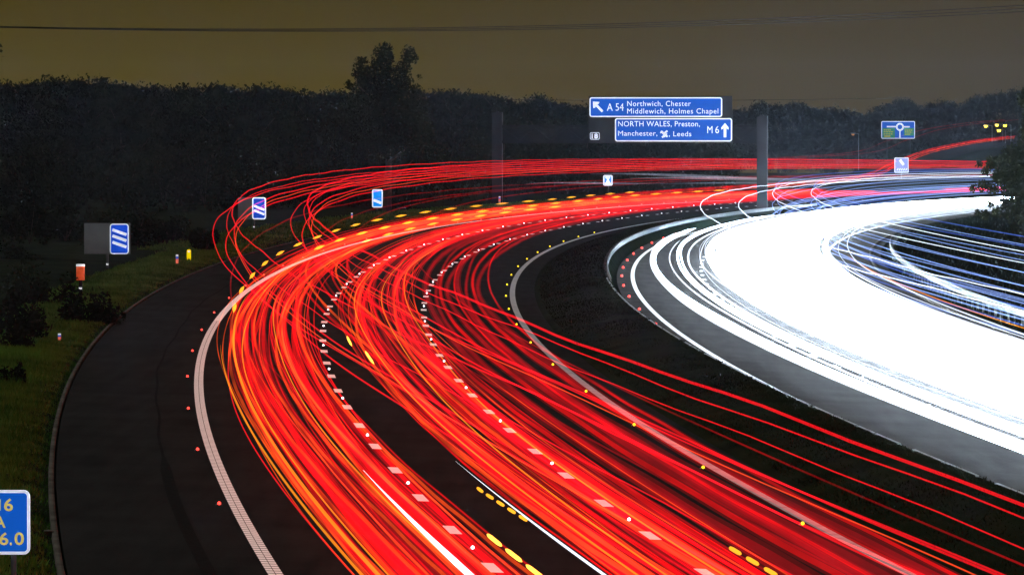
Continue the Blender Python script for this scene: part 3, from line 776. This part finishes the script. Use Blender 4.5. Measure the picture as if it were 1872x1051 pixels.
# ------------------------------------------------------------------ road studs
def stud_mesh(lens):
    mb = MB()
    mb.prism([(-0.075, 0), (0.075, 0), (0.055, 0.03), (-0.055, 0.03)], -0.07, 0.07, 0)
    for k in range(3):
        r0, r1, y0, y1 = ((0.042, 0.034, -0.070, -0.090), (0.034, 0.018, -0.090, -0.098), (0.018, 0.001, -0.098, -0.100))[k]
        mb.cyl((0, y0, 0.045), (0, y1, 0.045), r0, r1, 10, 1)
    o = mb.build('road_stud', [M['stud_case'], lens]); me = o.data; bpy.data.objects.remove(o); return me
SM = {k: stud_mesh(M['stud_' + k]) for k in ('red', 'white', 'amber')}
def studs(kind, off, s0, smax, label, group, smin=-10, step=18.0, sc=1.0):
    s = s0
    while s < smin: s += step
    while s < smax:
        o = bpy.data.objects.new('road_stud', SM[kind]); COL.objects.link(o)
        o.location = rp(s, off, 0.006); o.rotation_euler = (0, math.atan(0.04), -heading(s))
        q = sc * (1 + max(0, s - 150) / 600); o.scale = (q, q, q)
        tag(o, label, 'road stud', group); s += step
studs('red', -4.12, 4, 420, 'glowing red road stud beside the solid white line of the hard shoulder', 'red studs along the left edge line', sc=0.8)
studs('red', -4.1, 436, 830, 'tiny pale road stud on the far red bend beside the slip lane', 'studs along the far edge line')
studs('white', 0.0, 12.5, 560, 'white road stud between the dashes of the left lane line', 'white studs along the left lane line', sc=0.75)
studs('white', 3.68, 21.5, 520, 'white road stud between the dashes of the right lane line', 'white studs along the right lane line', sc=0.75)
studs('amber', 7.08, 4, 350, 'amber road stud beside the grey line of the central reservation', 'amber studs along the central reservation', sc=0.85)
studs('red', 12.5, 10, 360, 'red road stud along the dark kerb of the oncoming carriageway', 'red studs along the oncoming carriageway', sc=1.3)
studs('white', 16.65, 21, 120, 'white road stud between the nearest white light bands', 'white studs on the oncoming lane line', sc=0.9)

# ------------------------------------------------------------------ slip road and lamps
slip_ctrl = [rp(430, -2.0, 0.9), rp(480, -4.6, 0.9), rp(530, -7.0, 0.9), rp(580, -9.0, 0.9), at(1560, 325, 745), at(1640, 297.5, 820), at(1702, 275, 890), at(1780, 259, 985), at(1850, 250, 1070)]
def spline(ctrl, n=140):
    c = np.array([tuple(x) for x in ctrl]); c = np.concatenate([[2 * c[0] - c[1]], c, [2 * c[-1] - c[-2]]])
    out = []
    m = len(c) - 3
    for t in np.linspace(0, m - 1e-6, n):
        i = int(t); u = t - i; p0, p1, p2, p3 = c[i:i + 4]
        out.append(0.5 * ((2 * p1) + (-p0 + p2) * u + (2 * p0 - 5 * p1 + 4 * p2 - p3) * u * u + (-p0 + 3 * p1 - 3 * p2 + p3) * u ** 3))
    return np.array(out)
slip = spline(slip_ctrl)
def side(path):
    t = np.gradient(path, axis=0); a = np.cross(t, np.array([0, 0, 1.0])); return a / np.linalg.norm(a, axis=1)[:, None]
a = side(slip); m0 = 45
deck = slip[m0:] - np.array([0, 0, 0.9]); ad = a[m0:]
rows = np.stack([deck - ad * 3.8, deck + ad * 3.8], 1).reshape(-1, 3)
n = len(deck); f = np.array([(2 * i, 2 * i + 1, 2 * i + 3, 2 * i + 2) for i in range(n - 1)])
tag(mesh_obj('slip_road', rows, f, M['asphalt']), kind='structure')
zz = np.array([0, 0, 1.0])
prof = [(-30, -9.0), (-5.0, -0.12), (-3.85, -0.05), (3.85, -0.05), (5.0, -0.12), (13, -6.0)]
rows = np.stack([deck + ad * x + zz * z for x, z in prof], 1).reshape(-1, 3); k = len(prof)
f = np.array([(i * k + j, i * k + j + 1, (i + 1) * k + j + 1, (i + 1) * k + j) for i in range(n - 1) for j in range(k - 1)])
tag(mesh_obj('embankment', rows, f, M['soil']), kind='structure')

def lamp(px, py, dist, label, bowl=None):
    p = at(px, py, dist); h = 8.0
    o = empty('street_lamp', (p.x, p.y, p.z - h)); tag(o, label, 'street lamp')
    mb = MB(); mb.cyl((0.9, 0, -3), (0.9, 0, h + .1), 0.1, 0.06); mb.cyl((0.9, 0, h + .1), (0.25, 0, h + .15), 0.05, 0.04); mb.build('column', [M['grey_paint']], o)
    mb = MB(); mb.prism(rrect(-0.65, 0.3, h + 0.1, h + 0.3, 0.08), -0.22, 0.22); mb.build('lamp_head', [M['grey_paint']], o)
    mb = MB(); pr = [(0.30, 0.095), (0.29, -0.05), (0.22, -0.16), (0.10, -0.22), (0.01, -0.235)]
    for (ra, za), (rb, zb_) in zip(pr, pr[1:]): mb.cyl((-0.2, 0, h + za), (-0.2, 0, h + zb_), ra, rb, 12)
    mb.build('lamp_bowl', [bowl or M['lamp_sodium']], o)
lamp(1805, 231, 1060, 'leftmost yellow street lamp shining through the leaves of the right hand tree')
lamp(1825, 229, 1100, 'yellow street lamp, higher of the close pair behind the right hand tree')
lamp(1829, 239, 1040, 'brightest and lowest yellow street lamp behind the right hand tree')
lamp(1562, 246, 1180, 'dim distant orange lamp low in front of the far trees, left of the roundabout sign', pbr('lamp_dim', (0.5, 0.25, 0.1), 0.5, emit=(0.45, 0.2, 0.05), estr=1.0))
lamp(1840, 230, 1120, 'rightmost yellow street lamp glinting through the right hand tree')

# ------------------------------------------------------------------ light trails
def wander(s, amp, r):
    out = np.zeros_like(s)
    for wl, k in ((rnd.uniform(260, 420), 1.0), (rnd.uniform(120, 200), 0.5), (rnd.uniform(60, 90), 0.12)):
        out += k * np.sin(2 * np.pi * s / wl + r.uniform(0, 6.28))
    return amp * out / 1.2

def trail(name, s, off, h, rad, mat, label, cat, group=None, taper=0.0, sides=6, halo=None):
    path = RP(s, off, h)
    r = np.ones(len(s)) * rad
    if name == 'marker_light_trail': r = r * np.interp(s, [-55, 60, 250, 600], [0.5, 0.75, 1.5, 2.0]) * 0.85 * (1.6 if label.startswith('bold') else 1.0)
    if taper: 
        L0 = np.minimum((s - s[0]) / taper, (s[-1] - s) / taper); r = r * np.clip(L0, 0.06, 1)
    v, f = tube_np(path, r, sides)
    if halo is not None:
        v2, f2 = tube_np(path, r * 2.0, sides); n1 = len(f); f = np.concatenate([f, f2 + len(v)]); v = np.concatenate([v, v2])
        return tag(mesh_obj(name, v, f, [mat, halo], fmat=[0] * n1 + [1] * len(f2), smooth=True), label, cat, group)
    return tag(mesh_obj(name, v, f, mat, smooth=True), label, cat, group)

RT = random.Random(21)
def S(s0, s1): 
    a = np.arange(s0, min(s1, 140), 3.0); b = np.arange(max(s0, 140), s1, 6.0)
    return np.concatenate([a, b])
LANES = {'left': (-1.85, 'red tail light streak in the dense flow along the left lane', 'red streaks of the left lane'),
         'middle': (1.9, 'red tail light streak in the dense flow along the middle lane', 'red streaks of the middle lane'),
         'right': (5.5, 'red tail light streak in the thin flow along the right lane beside the central reservation', 'red streaks of the right lane')}
def car(lane, mat, rad, h=None, half=None, coff=None, s0=-55, s1=960, amp=0.3, exit_=False):
    c, lab, grp = LANES[lane]
    s = S(s0, s1); h = h or RT.uniform(0.62, 1.0); half = half or RT.uniform(0.55, 0.75)
    co = c + (RT.gauss(0, 0.28) if coff is None else coff)
    w = wander(s, amp, RT); bob = 0.012 * np.sin(s * RT.uniform(.25, .5) + RT.uniform(0, 6))
    for sd in (-1, 1):
        off = co + w + sd * half
        if exit_:
            path = RP(s, off, h + bob)
            t = np.clip((s - 400) / 180, 0, 1)
            # leaves on to the slip road
            k = s < 430
            sp = slip + side(slip) * (co - c + sd * half) + zz * (h - 0.9)
            path = np.concatenate([path[k], sp[6:]])
            v, f = tube_np(path, rad, 6)
            tag(mesh_obj('tail_light_trail', v, f, mat, smooth=True), 'red tail light streak leaving the left lane and climbing the slip road', 'light trail', 'red streaks climbing the slip road')
        else:
            trail('tail_light_trail', s, off, h + bob, rad * 0.8, mat, lab, 'light trail', grp, halo=G['red_faint'])
for i in range(26):
    car('left', G[RT.choice(['red', 'red', 'red_dim', 'red', 'red_hot', 'red_dim', 'red_dim'])], RT.choice([0.016, 0.024, 0.036, 0.052]), amp=0.22)
for i in range(5):
    car('left', G[['red', 'red_dim', 'red_dim', 'red', 'red_hot'][i]], 0.04, exit_=True, coff=RT.uniform(-0.3, 0.1))
for i in range(25):
    car('middle', G[RT.choice(['red', 'red', 'red_dim', 'red', 'red_dim', 'red_hot', 'red_dim'])], RT.choice([0.016, 0.024, 0.034, 0.048]), amp=0.25)
car('right', G['red'], 0.06, 0.8, 0.66, -0.45, amp=0.12)
car('right', G['red_dim'], 0.07, 0.75, 0.62, -0.05, amp=0.2)
car('right', G['red'], 0.035, 0.9, 0.7, 0.0, amp=0.1)
car('right', G['red_dim'], 0.05, 0.7, 0.6, -0.9, amp=0.25)
car('right', G['red_dim'], 0.09, 0.8, 0.65, -1.1, amp=0.2)
for i in range(36):
    s = S(-55, 960); c0 = (-1.85, 1.9)[i % 2] + RT.uniform(-1.35, 1.35)
    trail('tail_light_trail', s, c0 + wander(s, .25, RT), RT.uniform(.6, 1.05), RT.uniform(.008, .016), G[('red', 'red_hot', 'marker')[i % 3]], 'hair thin red streak running between the thicker red streaks', 'light trail', 'hair thin red streaks')
for i in range(5):
    s = S(-55 + RT.uniform(0, 40), RT.uniform(140, 420)); c0 = RT.choice([-1.85, 1.9]) + RT.uniform(-.9, .9)
    trail('tail_light_trail', s, c0 + wander(s, .25, RT), RT.uniform(.7, 1.0), 0.014, G['amber_thin'], 'thin golden streak threaded through the red flow', 'light trail', 'golden streaks in the red flow', taper=30)
# change of lane from middle to left and back
for i in range(4):
    s = S(-55, 960); t = 0.5 - 0.5 * np.cos(np.clip((s - RT.uniform(40, 160)) / 160, 0, 1) * np.pi)
    for sd in (-1, 1):
        trail('tail_light_trail', s, 1.9 - 3.7 * t + sd * 0.65 + 0.2 * RT.random(), 0.8, 0.04, G[['red', 'red_dim', 'red_hot', 'red'][i]],
              'red tail light streak crossing from the middle lane over to the left lane', 'light trail', 'red streaks changing lane')

# lorries: marker lamps high on the body, drawn far from the road on the bend
def lorry(c, half, h, mat, rad, s0, s1, labels, group=None, amp=0.08, cat='light trail', name='marker_light_trail'):
    s = S(s0, s1); w = wander(s, amp, RT); bob = 0.02 * np.sin(s * RT.uniform(.12, .2) + RT.uniform(0, 6)) + 0.01 * np.sin(s * .5)
    for sd, lab in zip((-1, 1), labels):
        if lab: trail(name, s, c + sd * half + w, h + bob, rad, mat, lab, cat, group)
lorry(-1.85, 1.18, 4.52, G['marker'], 0.02, -55, 960, ('highest thin red streak, looping furthest out at the left of the bend', 'bold red streak running alone across the dark central reservation at the lower right'))
lorry(-1.8, 1.2, 4.36, G['marker'], 0.016, -55, 960, (None, 'thin red streak crossing the lanes next to the bold lone one at the lower right'))
lorry(-2.0, 1.22, 4.2, G['marker'], 0.014, -55, 960, ('thin red loop in the outer group just inside the highest loop', 'thin red streak crossing the lanes second from the lone lower right streak'))
g1, g2 = 'red loops of the outer group around the two bar sign', 'red loops of the inner group over the far lanes'
lb = ('thin red marker light loop in the outer group around the two bar sign', 'thin red marker light loop in the inner group over the far lanes')
for c, h, m, r in ((-2.35, 4.0, 'marker', .018), (-1.9, 3.88, 'marker', .022), (-1.8, 3.74, 'marker_hot', .014), (-1.95, 3.55, 'marker', .022), (-1.9, 2.6, 'red_dim', .025)):
    s = S(-55, 960); w = wander(s, 0.12, RT); bob = 0.02 * np.sin(s * RT.uniform(.12, .2) + RT.uniform(0, 6))
    for sd, lab, g in zip((-1, 1), lb, (g1, g2)):
        trail('marker_light_trail', s, c + sd * 1.18 + w, h + bob, r, G[m], lab, 'light trail', g)
for c, h, m, r in ((1.8, 2.7, 'red_dim', .025),):
    s = S(-55, 960); w = wander(s, 0.12, RT)
    for sd in (-1, 1):
        trail('marker_light_trail', s, c + sd * 1.18 + w, h + 0 * s, r, G[m], 'thin red marker light streak above the middle lane', 'light trail', 'thin red streaks above the middle lane')
# faint pair climbing the slip road high up
hp = slip[20:] + zz * 3.0
for sd in (-1, 1):
    v, f = tube_np(hp + side(hp) * sd * 1.2, 0.03, 6)
    tag(mesh_obj('marker_light_trail', v, f, G['red_dim'], smooth=True), 'faint thin red streak high above the slip road below the roundabout sign', 'light trail', 'faint high streaks over the slip road')

# amber indicators
def dashed(ctrl, h, on, off_, rad, mat, label, sharp=3.0):
    """blinking indicator: ctrl = [(s, offset)...]"""
    cs = np.array(ctrl); s = cs[0, 0]
    org = rp(s, cs[0, 1], h); o = empty('indicator_trail', org); tag(o, label, 'light trail')
    while s < cs[-1, 0]:
        ss = np.linspace(s, s + on, 9); oo = np.interp(ss, cs[:, 0], cs[:, 1])
        r = rad * np.clip(np.minimum(np.arange(9), np.arange(8, -1, -1)) / sharp, 0.12, 1)
        v, f = tube_np(RP(ss, oo, h) - np.array(org), r, 8)
        mesh_obj('flash', v, f, mat, o, smooth=True); s += on + off_
dashed([(120, -2.95), (160, -3.15), (205, -3.55), (245, -3.8), (300, -4.5), (360, -4.8), (440, -4.9), (530, -7.6)], 1.0, 10, 10, 0.062, G['amber'], 'outermost amber dashed indicator streak along the far left edge of the bend')
dashed([(215, -2.4), (260, -2.3), (330, -2.1), (400, -1.9), (450, -2.4), (500, -3.9), (580, -5.3)], 1.0, 10.5, 9.5, 0.07, G['amber'], 'second amber dashed indicator streak inside the outermost one on the bend')
dashed([(240, -1.2), (330, -0.9), (420, -0.6)], 0.9, 10.5, 9.5, 0.06, G['amber'], 'third amber dashed indicator streak, in the middle of the left lane')
dashed([(8, -0.62), (18.6, -0.66)], 1.0, 2.6, 0.55, 0.032, G['amber_hot'], 'brightest amber dashes between the lanes at the bottom edge', 1.2)
dashed([(23.5, 0.30), (31, 0.16)], 1.0, 1.25, 0.55, 0.028, G['amber'], 'row of five small amber dashes beside the thin white streak', 1.2)
dashed([(13.2, 3.03), (18.5, 3.05)], 1.0, 1.5, 0.6, 0.034, G['amber'], 'row of amber dashes over the right lane line at the bottom edge', 1.2)
trail('indicator_trail', S(-50, 95), -3.23 + 0 * S(-50, 95), 0.95, 0.022, G['amber_thin'], 'thin amber streak down the left side of the red flow', 'light trail', taper=25)
trail('indicator_trail', S(-50, 150), -2.95 + 0.001 * S(-50, 150), 0.9, 0.03, G['amber_thin'], 'broader orange streak just inside the thin amber one', 'light trail', taper=30)
for q in ((70, 20, -0.4, 0.9), (60, 15, -0.55, .8)):
    pass
s = np.linspace(98, 106, 8); trail('indicator_trail', s, 0.55 + 0 * s, 0.9, 0.034, G['amber_hot'], 'upper short amber flash over the left lane line at the bend', 'light trail', taper=2)
s = np.linspace(86, 95, 8); trail('indicator_trail', s, 0.85 + 0 * s, 0.9, 0.034, G['amber_hot'], 'lower short amber flash over the left lane line at the bend', 'light trail', taper=2)
# white streaks among the red
s = np.arange(-50, 38, 2.0); trail('white_light_trail', s, -1.68 + 0.002 * (s - 12), 1.0, 0.05, G['white_line'], 'thick white streak rising from the bottom edge inside the left lane', 'light trail', taper=22)
s = np.arange(-50, 42, 2.0); trail('white_light_trail', s, 0.36 + 0 * s, 1.0, 0.02, G['white_line'], 'thin white streak beside the small amber dashes', 'light trail', taper=22)

for i, (sa, sb, o0, o1, h0, h1, r) in enumerate(((470, 640, -4.6, -2.4, 3.1, 2.2, .16), (500, 700, -4.4, -2.0, 2.6, 1.9, .2), (420, 520, -4.6, -3.4, 2.5, 2.1, .14), (520, 690, -3.6, -2.0, 2.0, 1.7, .12))):
    s = np.linspace(sa, sb, 30); t = (s - sa) / (sb - sa); t = t * t * (3 - 2 * t)
    trail('lit_streak', s, o0 + (o1 - o0) * t, h0 + (h1 - h0) * t, r, G['ghost'], 'soft pale streak of a lit lorry side between the red streaks below the gantry', 'light trail', 'soft pale streaks below the gantry', taper=70)
# headlamps coming the other way
lab1 = ('white headlight streak in the solid white flow of the oncoming lanes', 'white streaks of the oncoming flow')
for i in range(26):
    for lane in (18.6, 22.0) + ((20.3,) if i % 4 == 0 else ()):
        s = S(-55, 900); w = wander(s, 0.22, RT); co = lane + max(-1.0, min(1.0, RT.gauss(0, 0.5))); half = RT.uniform(.55, .72); h = RT.uniform(.6, .8)
        for sd in (-1, 1):
            trail('headlight_trail', s, co + sd * half + w, h, RT.uniform(.07, .12), G['white'], lab1[0], 'light trail', lab1[1])
for lane in (16.3, 16.6, 16.8, 17.0, 17.2, 17.4, 23.3, 23.6, 23.8, 24.1, 24.5, 25.0):
    s = S(-55, 900); w = wander(s, 0.2, RT)
    trail('headlight_trail', s, lane + w, 0.7, RT.uniform(.012, .04), G['white_soft'], 'soft thin white streak at the feathered edge of the oncoming flow', 'light trail', 'soft white streaks at the edges of the oncoming flow')
inner = [(14.25, 350, .11), (14.02, 330, .07), (15.3, 420, .06), (15.5, 430, .05), (15.9, 460, .05), (14.9, 300, .035)]
for i, (c, se, r) in enumerate(inner):
    s = S(-55, se); w = wander(s, 0.12, RT)
    trail('headlight_trail', s, c + w, 0.68, r, G['white' if i in (0, 2, 3) else 'white_line'], 'separate white headlight streak in the sparse lane nearest the central reservation', 'light trail', 'separate white streaks beside the central reservation', taper=12)
# lorries in the oncoming lanes: white and blue marker lamps
lorry(17.55, 1.06, 3.35, G['white_line'], 0.02, -55, 900, ('thin white streak of the outermost loop above the white flow', 'thin white streak of the second loop above the white flow'), amp=0.05)
for c, h, m, r in ((21.6, 3.95, 'white_line', .013), (22.0, 3.6, 'blue', .016), (21.8, 4.15, 'blue', .014), (21.9, 4.4, 'blue_dim', .02), (21.7, 3.25, 'blue', .016), (22.1, 2.75, 'blue', .022), (21.8, 2.55, 'blue', .026), (21.6, 2.4, 'blue', .02), (22.0, 2.2, 'blue', .03), (21.9, 2.05, 'blue_dim', .03), (21.8, 1.8, 'blue', .03)):
    s = S(-55, 900); w = wander(s, 0.05, RT); bob = (0.03 * np.sin(s * .13 + RT.uniform(0, 6)) + 0.03 * np.sin(s * .31)) * np.exp(-((s - 300) / 60) ** 2)
    for sd in (-1, 1):
        trail('marker_light_trail', s, c + sd * 1.15 + w, h + bob, r, G[m], 'thin bluish white lorry light streak above the oncoming flow', 'light trail', 'bluish streaks above the oncoming flow')
s = S(-55, 260); trail('marker_light_trail', s, 24.6 + 0 * s, 1.0, 0.02, G['amber_thin'], 'lone thin orange streak along the oncoming hard shoulder', 'light trail', taper=20)

hz = bpy.data.materials.new('haze'); hz.use_nodes = True; hn = hz.node_tree; hn.nodes.clear()
ho = hn.nodes.new('ShaderNodeOutputMaterial'); hv = hn.nodes.new('ShaderNodeVolumePrincipled'); hn.links.new(hv.outputs[0], ho.inputs['Volume'])
hv.inputs['Color'].default_value = (0.62, 0.78, 1.0, 1); hv.inputs['Density'].default_value = HAZE; hv.inputs['Anisotropy'].default_value = 0.0
mb = MB(); mb.box(-260, 330, -70, 1900, -16, 26); tag(mb.build('haze', [hz]), kind='stuff', label='thin night haze over the motorway', cat='haze')
# ------------------------------------------------------------------ sky, added fill sun, camera
w = bpy.data.worlds.new('World'); scene.world = w; w.use_nodes = True
nt = w.node_tree; N, L = nt.nodes, nt.links; N.clear()
out = N.new('ShaderNodeOutputWorld'); bg = N.new('ShaderNodeBackground'); bg2 = N.new('ShaderNodeBackground'); add = N.new('ShaderNodeAddShader')
sky = N.new('ShaderNodeTexSky'); sky.sky_type = 'NISHITA'; sky.sun_disc = False
SUN_EL, SUN_AZ = math.radians(38), math.radians(-28)
sky.sun_elevation = math.radians(-4); sky.sun_rotation = SUN_AZ
L.new(sky.outputs[0], bg.inputs[0]); bg.inputs[1].default_value = 0.05
tc = N.new('ShaderNodeTexCoord'); sp = N.new('ShaderNodeSeparateXYZ'); L.new(tc.outputs['Generated'], sp.inputs[0])
r1 = N.new('ShaderNodeValToRGB'); mr = N.new('ShaderNodeMapRange'); mr.inputs['From Min'].default_value = 0.0; mr.inputs['From Max'].default_value = 0.03
L.new(sp.outputs['Z'], mr.inputs[0]); L.new(mr.outputs[0], r1.inputs[0])
e = r1.color_ramp.elements
e[0].position = 0.0; e[0].color = (0.125, 0.090, 0.003, 1); e[1].position = 1.0; e[1].color = (0.060, 0.048, 0.007, 1)
x = e.new(0.35); x.color = (0.100, 0.078, 0.004, 1)
r2 = N.new('ShaderNodeMapRange'); r2.inputs['From Min'].default_value = -0.03; r2.inputs['From Max'].default_value = 0.09; L.new(sp.outputs['X'], r2.inputs[0])
mx = N.new('ShaderNodeMixRGB'); mx.inputs[2].default_value = (0.072, 0.060, 0.024, 1)
mlt = N.new('ShaderNodeMath'); mlt.operation = 'MULTIPLY'; mlt.inputs[1].default_value = 0.75; L.new(r2.outputs[0], mlt.inputs[0])
L.new(mlt.outputs[0], mx.inputs[0]); L.new(r1.outputs[0], mx.inputs[1]); L.new(mx.outputs[0], bg2.inputs[0])
bg2.inputs[1].default_value = 0.60
L.new(bg.outputs[0], add.inputs[0]); L.new(bg2.outputs[0], add.inputs[1]); L.new(add.outputs[0], out.inputs[0])

sl = bpy.data.lights.new('fill_sun', 'SUN'); sl.energy = 2.3; sl.angle = math.radians(2.0); sl.color = (1.0, 0.97, 0.92)  # sun lamp added as fill for road and verge, no moon there
so = bpy.data.objects.new('fill_sun', sl); COL.objects.link(so)
d = Vector((math.sin(SUN_AZ) * math.cos(SUN_EL), math.cos(SUN_AZ) * math.cos(SUN_EL), math.sin(SUN_EL)))
so.rotation_euler = (-d).to_track_quat('-Z', 'Y').to_euler()

cam = bpy.data.cameras.new('camera'); co = bpy.data.objects.new('camera', cam); COL.objects.link(co)
cam.sensor_width = 36; cam.sensor_fit = 'HORIZONTAL'; cam.lens = 36 * F_PX / W_PX; cam.clip_start = 1.0; cam.clip_end = 12000
f0 = ray(W_PX / 2, H_PX / 2).normalized()
xr = (ray(W_PX / 2 + 1, H_PX / 2) - ray(W_PX / 2, H_PX / 2)).normalized(); yu = xr.cross(f0)
m = Matrix((xr, -(-yu), -f0)).transposed().to_4x4(); m.translation = CAM
co.matrix_world = m
scene.camera = co

scene.view_settings.view_transform = 'Standard'; scene.view_settings.look = 'None'
scene.view_settings.exposure = 0; scene.view_settings.gamma = 1
cy = scene.cycles
cy.max_bounces = 4; cy.diffuse_bounces = 2; cy.glossy_bounces = 2; cy.transparent_max_bounces = 256
cy.use_denoising = True; cy.sample_clamp_indirect = 4.0
